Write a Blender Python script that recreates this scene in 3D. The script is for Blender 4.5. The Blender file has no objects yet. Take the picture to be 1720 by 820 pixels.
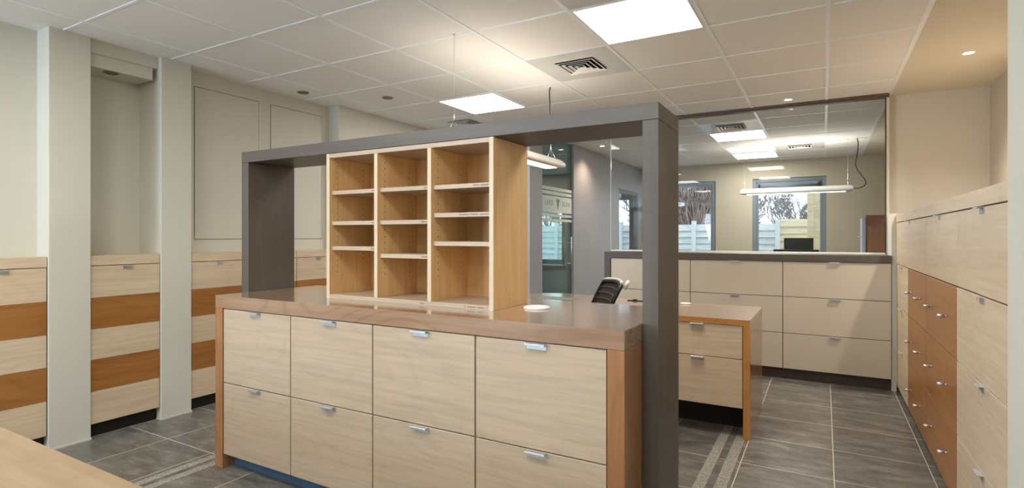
import bpy, bmesh, math, random
from mathutils import Vector, Matrix
random.seed(7)
R = math.radians
S = bpy.context.scene
COL = S.collection

# ------------------------------------------------------------------ camera, world, exposure
EYE = 1.305          # eye height
CZ = 2.585           # ceiling height
cd = bpy.data.cameras.new('camera'); cam = bpy.data.objects.new('camera', cd); COL.objects.link(cam)
cam.location = (0, 0, EYE); cam.rotation_euler = (R(90), 0, R(29.7))
cd.sensor_width = 36; cd.lens = 919 / 1720 * 36; cd.shift_y = -12.5 / 1720
cd.clip_start = 0.05
S.camera = cam
S.view_settings.view_transform = 'Standard'; S.view_settings.look = 'None'
S.view_settings.gamma = 1; S.view_settings.use_curve_mapping = False
S.view_settings.exposure = 1.2
S.cycles.max_bounces = 10; S.cycles.diffuse_bounces = 6; S.cycles.glossy_bounces = 4
S.cycles.transparent_max_bounces = 16; S.cycles.sample_clamp_indirect = 6

PANEL = 12.0         # ceiling panel strength
W = bpy.data.worlds.new('sky'); S.world = W; W.use_nodes = True
bg = W.node_tree.nodes['Background']; bg.inputs[0].default_value = (0.80, 0.90, 1.0, 1); bg.inputs[1].default_value = 1.05

def daylight_fill(name, loc, rot, sx, sy, power, col):
    l = bpy.data.lights.new(name, 'AREA'); l.shape = 'RECTANGLE'; l.size = sx; l.size_y = sy
    l.energy = power; l.color = col
    o = bpy.data.objects.new(name, l); COL.objects.link(o); o.location = loc; o.rotation_euler = rot
    return o
# daylight lamp added at the unseen window, tilted up to brighten the ceiling
daylight_fill('street_fill', (-3.65, -2.85, 1.70), (R(132), 0, R(-25)), 1.15, 1.45, 66, (0.64, 0.81, 1.0))

# ------------------------------------------------------------------ materials
def lin(c):
    return tuple(((v / 255) / 12.92 if v / 255 <= 0.04045 else ((v / 255 + 0.055) / 1.055) ** 2.4) for v in c) + (1,)
class NT:
    def __init__(s, name):
        s.m = bpy.data.materials.new(name); s.m.use_nodes = True
        s.t = s.m.node_tree; s.b = s.t.nodes['Principled BSDF']; s.out = s.t.nodes['Material Output']
    def n(s, typ, **kw):
        nd = s.t.nodes.new(typ)
        for k, v in kw.items():
            if k.startswith('i_'):
                key = k[2:]; nd.inputs[int(key) if key.isdigit() else key.replace('_', ' ')].default_value = v
            else: setattr(nd, k, v)
        return nd
    def l(s, a, b): s.t.links.new(a, b)
    def math(s, op, a, b=None, c=None):
        nd = s.n('ShaderNodeMath', operation=op)
        for i, v in enumerate((a, b, c)):
            if v is None: continue
            if isinstance(v, (int, float)): nd.inputs[i].default_value = v
            else: s.l(v, nd.inputs[i])
        return nd.outputs[0]
    def coords(s, kind='Object', scale=(1, 1, 1), rnd=True):
        tc = s.n('ShaderNodeTexCoord'); src = tc.outputs[kind]
        if rnd:
            oi = s.n('ShaderNodeObjectInfo'); ad = s.n('ShaderNodeVectorMath', operation='ADD')
            ml = s.n('ShaderNodeVectorMath', operation='SCALE'); ml.inputs['Scale'].default_value = 37.0
            cb = s.n('ShaderNodeCombineXYZ')
            for k in range(3): s.l(oi.outputs['Random'], cb.inputs[k])
            s.l(cb.outputs[0], ml.inputs[0]); s.l(src, ad.inputs[0]); s.l(ml.outputs[0], ad.inputs[1]); src = ad.outputs[0]
        mp = s.n('ShaderNodeMapping'); mp.inputs['Scale'].default_value = scale
        s.l(src, mp.inputs[0]); return mp.outputs[0]
    def ramp(s, fac, stops):
        r = s.n('ShaderNodeValToRGB'); e = r.color_ramp.elements
        while len(e) < len(stops): e.new(0.5)
        for k, (p, c) in enumerate(stops): e[k].position = p; e[k].color = c
        s.l(fac, r.inputs[0]); return r.outputs[0]
    def mix(s, fac, a, b, mode='MIX'):
        m = s.n('ShaderNodeMix', data_type='RGBA', blend_type=mode)
        if isinstance(fac, (int, float)): m.inputs[0].default_value = fac
        else: s.l(fac, m.inputs[0])
        for k, v in ((6, a), (7, b)):
            if isinstance(v, tuple): m.inputs[k].default_value = v
            else: s.l(v, m.inputs[k])
        return m.outputs[2]
    def bump(s, h, st, dist=0.002):
        b = s.n('ShaderNodeBump', i_Strength=st, i_Distance=dist); s.l(h, b.inputs['Height']); s.l(b.outputs[0], s.b.inputs['Normal'])
    def base(s, c, rough=0.5, spec=0.5, metal=0):
        if isinstance(c, tuple): s.b.inputs['Base Color'].default_value = c
        else: s.l(c, s.b.inputs['Base Color'])
        s.b.inputs['Roughness'].default_value = rough; s.b.inputs['Specular IOR Level'].default_value = spec
        s.b.inputs['Metallic'].default_value = metal

def plain(name, c, rough=0.5, spec=0.5, metal=0, var=0.03, scale=6):
    t = NT(name); v = t.coords('Object', (scale,) * 3)
    nz = t.n('ShaderNodeTexNoise', i_Scale=1.0, i_Detail=4.0); t.l(v, nz.inputs[0])
    a = lin(c); hi = tuple(min(1, x * (1 + var)) for x in a[:3]) + (1,); lo = tuple(x * (1 - var) for x in a[:3]) + (1,)
    t.base(t.ramp(nz.outputs[0], [(0.3, lo), (0.7, hi)]), rough, spec, metal); return t.m

def wood(name, c_lo, c_hi, c_line, axis, rough=0.38, line=0.35, spec=0.4, fine=1.0):
    """long grain along axis ('x','y','z')"""
    t = NT(name)
    i = 'xyz'.index(axis)
    sc = [9.0, 9.0, 9.0]; sc[i] = 0.55
    v = t.coords('Object', tuple(sc))
    n1 = t.n('ShaderNodeTexNoise', i_Scale=1.0, i_Detail=5.0, i_Roughness=0.6, i_Distortion=0.6); t.l(v, n1.inputs[0])
    sc2 = [55.0, 55.0, 55.0]; sc2[i] = 2.2
    v2 = t.coords('Object', tuple(sc2))
    n2 = t.n('ShaderNodeTexNoise', i_Scale=1.0, i_Detail=3.0); t.l(v2, n2.inputs[0])
    sc3 = [3.2, 3.2, 3.2]; sc3[i] = 0.8
    v3 = t.coords('Object', tuple(sc3))
    n3 = t.n('ShaderNodeTexNoise', i_Scale=1.0, i_Detail=1.0); t.l(v3, n3.inputs[0])
    ring = t.math('FRACT', t.math('MULTIPLY', n3.outputs[0], 15.0))
    ring = t.math('POWER', t.math('ABSOLUTE', t.math('SUBTRACT', t.math('MULTIPLY', ring, 2.0), 1.0)), 4.0)
    base = t.ramp(n1.outputs[0], [(0.30, lin(c_lo)), (0.70, lin(c_hi))])
    base = t.mix(t.math('MULTIPLY', ring, line), base, lin(c_line))
    f = t.ramp(n2.outputs[0], [(0.38, (0.90, 0.90, 0.90, 1)), (0.6, (1.03, 1.03, 1.03, 1))])
    base = t.mix(fine, base, f, 'MULTIPLY')
    t.base(base, rough, spec); return t.m

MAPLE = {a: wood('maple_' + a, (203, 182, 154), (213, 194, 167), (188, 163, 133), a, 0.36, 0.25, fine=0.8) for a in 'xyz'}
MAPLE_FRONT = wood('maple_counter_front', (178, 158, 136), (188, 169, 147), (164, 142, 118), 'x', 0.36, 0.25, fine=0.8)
MAPLE_SHELF = wood('maple_shelf_side', (218, 178, 124), (230, 192, 140), (200, 156, 104), 'z', 0.42, 0.22, fine=0.6)
EDGE = plain('maple_edge_band', (204, 184, 156), 0.45)
CHERRY = {a: wood('cherry_' + a, (142, 112, 88), (162, 131, 106), (118, 88, 66), a, 0.2, 0.35, spec=0.6, fine=0.8) for a in 'xy'}
CHERRY['z'] = wood('cherry_z', (146, 100, 62), (164, 116, 76), (120, 78, 46), 'z', 0.3, 0.35, fine=0.8)
for m_ in CHERRY.values():
    m_.node_tree.nodes['Principled BSDF'].inputs['Coat Weight'].default_value = 0.9; m_.node_tree.nodes['Principled BSDF'].inputs['Coat Roughness'].default_value = 0.12
CHERRY_DARK = {a: wood('deep_cherry_' + a, (150, 98, 48), (170, 117, 62), (124, 78, 36), a, 0.33, 0.3, fine=0.8) for a in 'yz'}
OAKY = {a: wood('honey_' + a, (190, 132, 66), (208, 150, 82), (166, 108, 54), a, 0.4, 0.3) for a in 'xz'}
FRAME = {a: wood('taupe_laminate_' + a, (84, 78, 73), (95, 88, 82), (76, 70, 65), a, 0.42, 0.15, fine=0.7) for a in 'xz'}
BEIGE = plain('beige_front', (200, 189, 172), 0.32, 0.5, var=0.015)
WALL = plain('wall_paint', (202, 200, 188), 0.7, 0.3, var=0.012, scale=2)
WALL_DIMMED = plain('wall_paint_dimmed', (186, 176, 155), 0.7, 0.3, var=0.012, scale=2)  # same wall paint, darkened to hold down the light on the far wall
WALL_LAMP_TINT = plain('wall_paint_lamp_tint', (202, 194, 178), 0.7, 0.3, var=0.012, scale=2)  # same wall paint with the warm cast of the lamps put into its colour
WALL_GREY = plain('slate_wall_paint', (168, 170, 176), 0.45, 0.3, var=0.03, scale=2)
PLASTER = plain('plaster_ceiling', (214, 206, 190), 0.75, 0.2, var=0.01)
WHITE = plain('white_lacquer', (232, 232, 228), 0.35, 0.5, var=0.01)
BAR = plain('ceiling_bar', (238, 243, 248), 0.35, 0.5, var=0.01)
GAP = plain('dark_gap', (30, 24, 20), 0.8, 0.1)
SEAM = plain('panel_seam', (84, 80, 72), 0.8, 0.1)
BLACK = plain('black_plastic', (22, 22, 23), 0.45, 0.4)
KICK = plain('dark_plinth', (34, 31, 29), 0.5, 0.3)
KICK_BLUE = plain('blue_plinth', (70, 100, 128), 0.35, 0.4)
KICK_BROWN = plain('brown_plinth', (66, 57, 50), 0.45, 0.4)
ALU = plain('brushed_aluminium', (206, 208, 210), 0.42, 0.5, 0.8, var=0.04, scale=60)
STEEL = plain('galvanised_plate', (214, 214, 210), 0.2, 0.6, 0.0, var=0.04)
WIN_GREY = plain('window_profile', (118, 128, 138), 0.4, 0.4)
CHANNEL = plain('brown_channel', (96, 82, 68), 0.4, 0.4)
OFFGREY = plain('unlit_lens', (120, 116, 108), 0.4, 0.4)
INK = plain('faded_ink', (120, 104, 92), 0.8, 0.1)
LETTER = plain('letter_grey', (112, 132, 126), 0.7, 0.1)
FABRIC = plain('mesh_fabric', (62, 58, 54), 0.85, 0.1, var=0.2, scale=120)
SCREEN = plain('screen_black', (14, 15, 18), 0.15, 0.6)
FENCE = wood('weathered_fence', (196, 200, 200), (224, 228, 226), (130, 130, 128), 'x', 0.8, 0.25)
FENCE_NEW = wood('pale_timber', (214, 196, 160), (232, 218, 186), (180, 150, 108), 'x', 0.8, 0.25)
FENCE_POST = plain('concrete_post', (214, 218, 220), 0.8, 0.2)
TWIG = plain('twig', (178, 154, 144), 0.9, 0.1, var=0.2)
BARK = plain('bark', (150, 142, 138), 0.9, 0.1, var=0.2)

def tile_mat():
    t = NT('ceiling_tile'); v = t.coords('Object', (420,) * 3, rnd=False)
    nz = t.n('ShaderNodeTexNoise', i_Scale=1.0, i_Detail=2.0); t.l(v, nz.inputs[0])
    t.base(t.ramp(nz.outputs[0], [(0.35, lin((226, 224, 221))), (0.62, lin((237, 235, 232)))]), 0.85, 0.2); return t.m
TILE = tile_mat()

def floor_mat():
    t = NT('stone_tile_floor'); tc = t.n('ShaderNodeTexCoord'); sp = t.n('ShaderNodeSeparateXYZ'); t.l(tc.outputs['Object'], sp.inputs[0])
    def cell(o, off, w):
        q = t.math('DIVIDE', t.math('SUBTRACT', o, off), w)
        f = t.math('FRACT', t.math('ADD', q, 100.0))
        d = t.math('MULTIPLY', t.math('MINIMUM', f, t.math('SUBTRACT', 1.0, f)), w)
        return t.math('FLOOR', t.math('ADD', q, 100.0)), d
    ix, dx = cell(sp.outputs[0], 0.047, 0.4655); iy, dy = cell(sp.outputs[1], 3.40, 0.478)
    g = t.math('LESS_THAN', t.math('MINIMUM', dx, dy), 0.0024)
    cb = t.n('ShaderNodeCombineXYZ'); t.l(ix, cb.inputs[0]); t.l(iy, cb.inputs[1])
    wn = t.n('ShaderNodeTexWhiteNoise', noise_dimensions='3D'); t.l(cb.outputs[0], wn.inputs[0])
    off = t.n('ShaderNodeVectorMath', operation='SCALE'); off.inputs['Scale'].default_value = 9; t.l(wn.outputs['Color'], off.inputs[0])
    ad = t.n('ShaderNodeVectorMath', operation='ADD'); t.l(tc.outputs['Object'], ad.inputs[0]); t.l(off.outputs[0], ad.inputs[1])
    mp = t.n('ShaderNodeMapping'); mp.inputs['Scale'].default_value = (5, 14, 5); t.l(ad.outputs[0], mp.inputs[0])
    n1 = t.n('ShaderNodeTexNoise', i_Scale=1.0, i_Detail=8.0, i_Roughness=0.68, i_Distortion=0.5); t.l(mp.outputs[0], n1.inputs[0])
    n2 = t.n('ShaderNodeTexNoise', i_Scale=60.0, i_Detail=4.0); t.l(ad.outputs[0], n2.inputs[0])
    c = t.ramp(n1.outputs[0], [(0.32, lin((80, 78, 75))), (0.55, lin((112, 109, 103))), (0.75, lin((152, 147, 138)))])
    c = t.mix(0.5, c, t.ramp(n2.outputs[0], [(0.35, (0.82, 0.82, 0.82, 1)), (0.65, (1.12, 1.12, 1.12, 1))]), 'MULTIPLY')
    c = t.mix(g, c, lin((200, 194, 182)))
    t.base(c, 0.3, 0.45)
    r = t.math('MULTIPLY_ADD', n1.outputs[0], 0.25, 0.20); t.l(r, t.b.inputs['Roughness'])
    return t.m
FLOOR = floor_mat()
def granite():
    t = NT('speckled_granite_strip'); v = t.coords('Object', (260,) * 3, rnd=False)
    nz = t.n('ShaderNodeTexNoise', i_Scale=1.0, i_Detail=3.0); t.l(v, nz.inputs[0])
    t.base(t.ramp(nz.outputs[0], [(0.36, lin((98, 94, 88))), (0.5, lin((150, 146, 136))), (0.66, lin((186, 182, 172)))]), 0.45, 0.4); return t.m
GRANITE = granite()

def glass(name, tint=(0.95, 0.98, 0.98, 1), r0=0.04, power=5.0):
    t = NT(name); t.t.nodes.remove(t.b)
    g = t.n('ShaderNodeNewGeometry'); d = t.n('ShaderNodeVectorMath', operation='DOT_PRODUCT')
    t.l(g.outputs['Normal'], d.inputs[0]); t.l(g.outputs['Incoming'], d.inputs[1])
    k = t.math('POWER', t.math('SUBTRACT', 1.0, t.math('ABSOLUTE', d.outputs['Value'])), power)
    f = t.math('MULTIPLY_ADD', k, 1 - r0, r0)
    tr = t.n('ShaderNodeBsdfTransparent'); tr.inputs[0].default_value = tint
    gl = t.n('ShaderNodeBsdfGlossy'); gl.inputs['Roughness'].default_value = 0.0
    mx = t.n('ShaderNodeMixShader'); t.l(f, mx.inputs[0]); t.l(tr.outputs[0], mx.inputs[1]); t.l(gl.outputs[0], mx.inputs[2])
    t.l(mx.outputs[0], t.out.inputs[0]); return t.m
GLASS = glass('clear_glass', (0.96, 0.98, 0.985, 1), 0.016)
GLASS_G = glass('green_tinted_glass', (0.74, 0.88, 0.88, 1), 0.08)
GLASS_EDGE = plain('glass_edge', (60, 110, 112), 0.2, 0.6)
GLASS_EDGE_LT = plain('glass_edge_light', (190, 206, 202), 0.2, 0.6)
def frosted():
    t = NT('frosted_film'); t.base(lin((226, 238, 234)), 0.8, 0.2); t.b.inputs['Alpha'].default_value = 0.92; return t.m
FROST = frosted()
def emis(name, c, s):
    t = NT(name); t.t.nodes.remove(t.b); e = t.n('ShaderNodeEmission'); e.inputs[0].default_value = c; e.inputs[1].default_value = s
    t.l(e.outputs[0], t.out.inputs[0]); return t.m
LAMP_EM = emis('lamp_diffuser', (1.0, 0.90, 0.76, 1), 1.6)
LED = emis('led_diffuser', (1.0, 0.965, 0.90, 1), PANEL)
SPOT_EM = emis('spot_lens', (1.0, 0.88, 0.70, 1), 10)

# ------------------------------------------------------------------ mesh helpers
class MB:
    def __init__(s): s.bm = bmesh.new(); s.mats = []
    def mi(s, m):
        if m not in s.mats: s.mats.append(m)
        return s.mats.index(m)
    def _tag(s, faces, m, smooth=False):
        k = s.mi(m)
        for f in faces: f.material_index = k; f.smooth = smooth
    def box(s, x0, x1, y0, y1, z0, z1, m, bev=0.0):
        tmp = bmesh.new(); bmesh.ops.create_cube(tmp, size=1)
        bmesh.ops.scale(tmp, vec=(x1 - x0, y1 - y0, z1 - z0), verts=tmp.verts)
        bmesh.ops.translate(tmp, vec=((x0 + x1) / 2, (y0 + y1) / 2, (z0 + z1) / 2), verts=tmp.verts)
        if bev: bmesh.ops.bevel(tmp, geom=tmp.edges[:], offset=bev, segments=1, affect='EDGES')
        s.merge(tmp, m); return s
    def merge(s, tmp, m, smooth=False, mat=None):
        k = s.mi(m); vm = {}
        for v in tmp.verts: vm[v] = s.bm.verts.new(mat @ v.co if mat else v.co)
        for f in tmp.faces:
            try: nf = s.bm.faces.new([vm[v] for v in f.verts])
            except ValueError: continue
            nf.material_index = k; nf.smooth = smooth
        tmp.free()
    def tube(s, pts, r, m, n=8, cap=True, smooth=True):
        pts = [Vector(p) for p in pts]; rs = r if isinstance(r, (list, tuple)) else [r] * len(pts)
        rings = []; k = s.mi(m); prev = None
        for i, p in enumerate(pts):
            d = (pts[min(i + 1, len(pts) - 1)] - pts[max(i - 1, 0)]).normalized()
            a = prev if prev is not None else (Vector((0, 0, 1)) if abs(d.z) < 0.9 else Vector((1, 0, 0)))
            u = (a - d * a.dot(d)); u = u.normalized() if u.length > 1e-6 else d.orthogonal().normalized()
            w = d.cross(u); prev = u
            rings.append([s.bm.verts.new(p + (u * math.cos(2 * math.pi * j / n) + w * math.sin(2 * math.pi * j / n)) * rs[i]) for j in range(n)])
        for a, b in zip(rings, rings[1:]):
            for j in range(n):
                f = s.bm.faces.new((a[j], a[(j + 1) % n], b[(j + 1) % n], b[j])); f.material_index = k; f.smooth = smooth
        if cap:
            for rg in (rings[0][::-1], rings[-1]):
                f = s.bm.faces.new(rg); f.material_index = k
        return s
    def lathe(s, prof, c, m, n=32, smooth=True):
        k = s.mi(m); rings = []
        for r, z in prof:
            rings.append([s.bm.verts.new((c[0] + r * math.cos(2 * math.pi * j / n), c[1] + r * math.sin(2 * math.pi * j / n), c[2] + z)) for j in range(n)] if r > 1e-6 else [s.bm.verts.new((c[0], c[1], c[2] + z))])
        for a, b in zip(rings, rings[1:]):
            for j in range(n):
                vs = [a[j % len(a)], a[(j + 1) % len(a)], b[(j + 1) % len(b)], b[j % len(b)]]
                vs = list(dict.fromkeys(vs))
                if len(vs) > 2: f = s.bm.faces.new(vs); f.material_index = k; f.smooth = smooth
        return s
    def prism(s, poly, z0, z1, m, axis='z', bev=0):
        """poly of 2D points extruded; axis z:(x,y), y:(x,z) along y, x:(y,z) along x"""
        tmp = bmesh.new()
        def P(a, b, h): return {'z': (a, b, h), 'y': (a, h, b), 'x': (h, a, b)}[axis]
        lo = [tmp.verts.new(P(a, b, z0)) for a, b in poly]; hi = [tmp.verts.new(P(a, b, z1)) for a, b in poly]
        tmp.faces.new(lo[::-1]); tmp.faces.new(hi); n = len(poly)
        for i in range(n): tmp.faces.new((lo[i], lo[(i + 1) % n], hi[(i + 1) % n], hi[i]))
        bmesh.ops.recalc_face_normals(tmp, faces=tmp.faces)
        if bev: bmesh.ops.bevel(tmp, geom=tmp.edges[:], offset=bev, segments=1, affect='EDGES')
        s.merge(tmp, m); return s
    def done(s, name, parent=None, org=None):
        bmesh.ops.recalc_face_normals(s.bm, faces=s.bm.faces)
        me = bpy.data.meshes.new(name)
        o = bpy.data.objects.new(name, me); COL.objects.link(o)
        off = Vector(org) if org is not None else Vector((0, 0, 0))
        if parent is not None and org is None: off = Vector(parent['_w'])
        if parent is None and org is None:
            vs = [v.co for v in s.bm.verts]
            off = Vector((sum(v.x for v in vs) / len(vs), sum(v.y for v in vs) / len(vs), min(v.z for v in vs)))
        for v in s.bm.verts: v.co -= off
        s.bm.to_mesh(me); s.bm.free()
        for m in s.mats: me.materials.append(m)
        o['_w'] = tuple(off)
        if parent is not None:
            o.parent = parent; pw = Vector(parent['_w']); o.location = off - pw
        else: o.location = off
        return o
def tag(o, label, cat, group=None, kind=None):
    if label: o['label'] = label
    if cat: o['category'] = cat
    if group: o['group'] = group
    if kind: o['kind'] = kind
    return o
def struct(o, label=None):
    o['kind'] = 'structure'
    if label: o['label'] = label; o['category'] = label.split('|')[1] if '|' in label else 'room'
    if label and '|' in label: o['label'] = label.split('|')[0]
    return o
def thing(name, label, cat, loc=(0, 0, 0), group=None):
    o = bpy.data.objects.new(name, None); COL.objects.link(o); o.location = loc; o['_w'] = tuple(loc)
    o.empty_display_size = 0.05
    return tag(o, label, cat, group)
def bx(name, parent, x0, x1, y0, y1, z0, z1, m, bev=0.001):
    return MB().box(x0, x1, y0, y1, z0, z1, m, bev).done(name, parent)
def kids(o): return [c for c in bpy.data.objects if c.parent == o]
def copy_tree(o, parent=None):
    c = o.copy(); COL.objects.link(c)
    if parent is not None: c.parent = parent
    for ch in kids(o): copy_tree(ch, c)
    return c

# ================================================================== THE SETTING
YB = -3.0; YF = 10.2; YP = 5.93; XD = -3.01
struct(MB().box(-6.3, 2.0, YB, YF, -0.1, 0, FLOOR).done('floor', org=(0, 0, 0)), 'dark grey stone tile floor with pale grout lines|floor')
# inlaid granite strips
for k, (x0, x1) in enumerate([(-0.597, -0.540), (-0.500, -0.440), (-3.170, -3.115), (-3.075, -3.020)]):
    y0, y1 = (2.7, 4.30) if k < 2 else (0.7, 5.0)
    struct(bx('trim_%d' % (k + 1), None, x0, x1, y0, y1, 0.0, 0.002, GRANITE, 0), 'speckled granite strip set in the floor|floor strip')
# ceilings: grid ceiling up to the white edge, plaster ceiling beyond it
struct(MB().box(-6.3, 0.495, YB, YF, CZ, CZ + 0.08, TILE).done('ceiling', org=(0, 0, CZ)), 'white suspended tile ceiling|ceiling')
struct(MB().box(0.525, 2.0, YB, YF, CZ, CZ + 0.08, PLASTER).done('ceiling_side', org=(0, 0, CZ)), 'smooth plaster ceiling strip over the tall cabinets|ceiling')
struct(bx('trim_5', None, 0.495, 0.525, YB, YF, CZ - 0.004, CZ + 0.03, BAR, 0), 'pale aluminium edge trim between tile and plaster ceiling|ceiling trim')
g = MB(); bw = 0.0115
xs = [0.02 - 0.64 * i for i in range(10)]
for x in xs: g.box(x - bw, x + bw, YB, YF, CZ - 0.004, CZ + 0.002, BAR)
ys_near = [3.49 + 0.64 * j for j in range(-10, 4)]; ys_far = [6.49 + 0.645 * j for j in range(0, 6)]
for y in ys_near: g.box(-4.26, 0.495, y - bw * 0.7, y + bw * 0.7, CZ - 0.003, CZ + 0.002, BAR)
for y in ys_far: g.box(-6.2, 0.495, y - bw * 0.7, y + bw * 0.7, CZ - 0.003, CZ + 0.002, BAR)
struct(g.done('trim_6'), 'white bar grid between the ceiling tiles|ceiling grid')

# left wall with niche, pilasters, flush panels
w = MB()
w.box(-4.75, -4.25, YB, 1.60, 0, CZ, WALL); w.box(-4.75, -4.60, 1.60, 2.25, 0, CZ, WALL)
w.box(-4.75, -4.40, 1.60, 2.25, 2.415, CZ, WALL)
w.box(-4.75, -4.25, 2.25, 5.8, 0, CZ, WALL)
struct(w.done('wall_left'), 'off-white wall behind the striped cabinets|wall')
for k, (y0, y1) in enumerate([(1.492, 1.712), (2.142, 2.355)]):
    p = MB(); p.box(-4.60 if k == 0 else -4.62, -4.090, y0, y1, 0, CZ, WALL, 0.002); p.box(-4.30, -4.086, y0 - 0.004, y1 + 0.004, 0, 0.012, WALL)
    struct(p.done('trim_%d' % (7 + k)), ['full-height off-white pilaster left of the niche', 'full-height off-white pilaster right of the niche'][k] + '|pilaster')
struct(bx('trim_9', None, -4.30, -4.105, 3.795, 5.8, 0, CZ, WALL, 0.002), 'projecting off-white wall section past the flush panels|wall')
b = MB(); b.box(-4.60, -4.125, 1.712, 2.142, 2.50, CZ, WALL); b.box(-4.60, -4.14, 1.712, 2.11, 2.415, 2.50, WALL)
struct(b.done('trim_10'), 'stepped bulkhead over the wall niche|bulkhead')
# niche back wall
struct(bx('trim_11', None, -4.60, -4.385, 1.712, 2.142, 1.1, 2.415, WALL, 0), 'back of the wall niche|wall')
for k, (y0, y1) in enumerate([(2.468, 3.024), (3.141, 3.708)]):
    p = MB(); x = -4.2485; s_ = 0.0035
    p.box(x, x + 0.001, y0, y1, 1.283, 2.474, SEAM)
    p.box(x, x + 0.002, y0 + s_, y1 - s_, 1.283 + s_, 2.474 - s_ * 1.2, WALL)
    struct(p.done('trim_%d' % (12 + k)), ['flush wall panel nearer the pilasters', 'flush wall panel farther from the pilasters'][k] + '|wall panel')
# back wall of the near room (left, beyond the frame)
struct(bx('wall_back', None, -6.3, XD, 5.70, 5.80, 0, CZ, WALL_GREY, 0), 'slate grey wall closing the near room|wall')
# slate wall running deep with the glass door
w = MB(); w.box(XD - 0.1, XD, 5.80, 6.03, 0, CZ, WALL_GREY); w.box(XD - 0.1, XD, 7.0, 8.90, 0, CZ, WALL_GREY)
w.box(XD - 0.1, XD, 8.90, 10.03, 2.12, CZ, WALL_GREY); w.box(XD - 0.1, XD, 10.03, YF, 0, CZ, WALL_GREY)
struct(w.done('wall_slate'), 'slate grey wall beyond the glass door|wall')
# far wall with openings
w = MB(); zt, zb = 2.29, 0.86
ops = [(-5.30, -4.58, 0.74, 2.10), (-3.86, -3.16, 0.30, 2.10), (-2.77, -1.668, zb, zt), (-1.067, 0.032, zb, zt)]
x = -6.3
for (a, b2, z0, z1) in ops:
    m_ = WALL_GREY if b2 < XD else WALL_DIMMED
    w.box(x, a, YF, YF + 0.25, 0, CZ, WALL_GREY if x < XD and a < XD else WALL_DIMMED)
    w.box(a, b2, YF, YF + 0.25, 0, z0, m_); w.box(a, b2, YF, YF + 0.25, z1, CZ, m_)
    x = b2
w.box(x, 2.0, YF, YF + 0.25, 0, CZ, WALL_DIMMED)
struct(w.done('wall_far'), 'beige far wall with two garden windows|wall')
struct(bx('wall_right', None, 1.22, 1.34, YB, 6.03, 0, CZ, WALL_LAMP_TINT, 0), 'beige side wall above the tall cabinets|wall')
struct(bx('wall_right_far', None, 1.9, 2.0, 6.13, YF, 0, CZ, WALL_LAMP_TINT, 0), 'side wall of the far office|wall')
struct(bx('wall_stub', None, 0.505, 2.0, 6.03, 6.13, 0, CZ, WALL_LAMP_TINT, 0), 'beige return wall beside the glass partition|wall')
struct(bx('trim_14', None, 0.494, 0.530, 5.60, 6.03, 0, 1.50, WALL, 0), 'pale filler strip between grey and maple cabinets|filler strip')
struct(bx('trim_15', None, 0.500, 1.22, YB, 2.262, 0, CZ, WALL, 0.002), 'pale wall end in front of the tall maple cabinets|wall end')
struct(bx('wall_side_room', None, -6.3, -6.2, 5.8, YF, 0, CZ, WALL_GREY, 0), 'side room wall|wall')
# unseen street wall behind the camera, window opening added to let sky light in
w = MB(); w.box(-4.75, -4.5, YB - 0.1, YB, 0, CZ, WALL); w.box(-3.1, 0.5, YB - 0.1, YB, 0, CZ, WALL)
w.box(-4.5, -3.1, YB - 0.1, YB, 0, 0.95, WALL); w.box(-4.5, -3.1, YB - 0.1, YB, 2.45, CZ, WALL)
struct(w.done('wall_street'), 'wall behind the viewer with an opening added for sky light|wall')

# windows
def window(n, x0, x1, z0, z1, label, blind=False):
    r = thing('window_%d' % n, label, 'window', ((x0 + x1) / 2, YF, z0)); r['kind'] = 'structure'
    f = MB(); t_ = 0.062
    for (a, b_, c, d) in ((x0, x0 + t_, z0, z1), (x1 - t_, x1, z0, z1), (x0 + t_, x1 - t_, z1 - t_, z1), (x0 + t_, x1 - t_, z0, z0 + t_)):
        f.box(a, b_, YF + 0.03, YF + 0.11, c, d, WIN_GREY, 0.003)
    t2 = t_ + 0.028
    for (a, b_, c, d) in ((x0 + t_, x0 + t2, z0 + t_, z1 - t_), (x1 - t2, x1 - t_, z0 + t_, z1 - t_), (x0 + t2, x1 - t2, z1 - t2, z1 - t_), (x0 + t2, x1 - t2, z0 + t_, z0 + t2)):
        f.box(a, b_, YF + 0.045, YF + 0.10, c, d, WIN_GREY, 0.003)
    f.done('window_frame', r)
    bx('pane', r, x0 + t2, x1 - t2, YF + 0.07, YF + 0.078, z0 + t2, z1 - t2, GLASS, 0)
    bx('window_sill', r, x0 - 0.03, x1 + 0.03, YF - 0.12, YF + 0.045, z0 - 0.03, z0, WHITE, 0.003)
    return r
window(1, -2.77, -1.668, zb, zt, 'garden window with brown bush behind it')
window(2, -1.067, 0.032, zb, zt, 'garden window with a rolled blind at its top')
window(3, -5.30, -4.58, 0.74, 2.10, 'window seen through the glass door')
window(4, -3.86, -3.16, 0.30, 2.10, 'narrow tall window added behind the far stand-in door')  # added to give the stand-in door a bright view
r = thing('roller_blind', 'dark rolled-up blind in the top of the far garden window', 'blind', (-0.5, YF, 2.16))
b = MB(); b.box(-0.975, -0.06, YF + 0.005, YF + 0.04, 2.165, 2.222, WIN_GREY, 0.004); b.done('cassette', r)
b = MB(); b.tube([(-0.955, YF - 0.002, 2.150), (-0.08, YF - 0.002, 2.150)], 0.022, WIN_GREY, 12); b.done('fabric_roll', r)
for x in (-0.975, -0.085): bx('end_bracket', r, x, x + 0.03, YF - 0.03, YF + 0.03, 2.10, 2.19, BLACK, 0.002)

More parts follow.
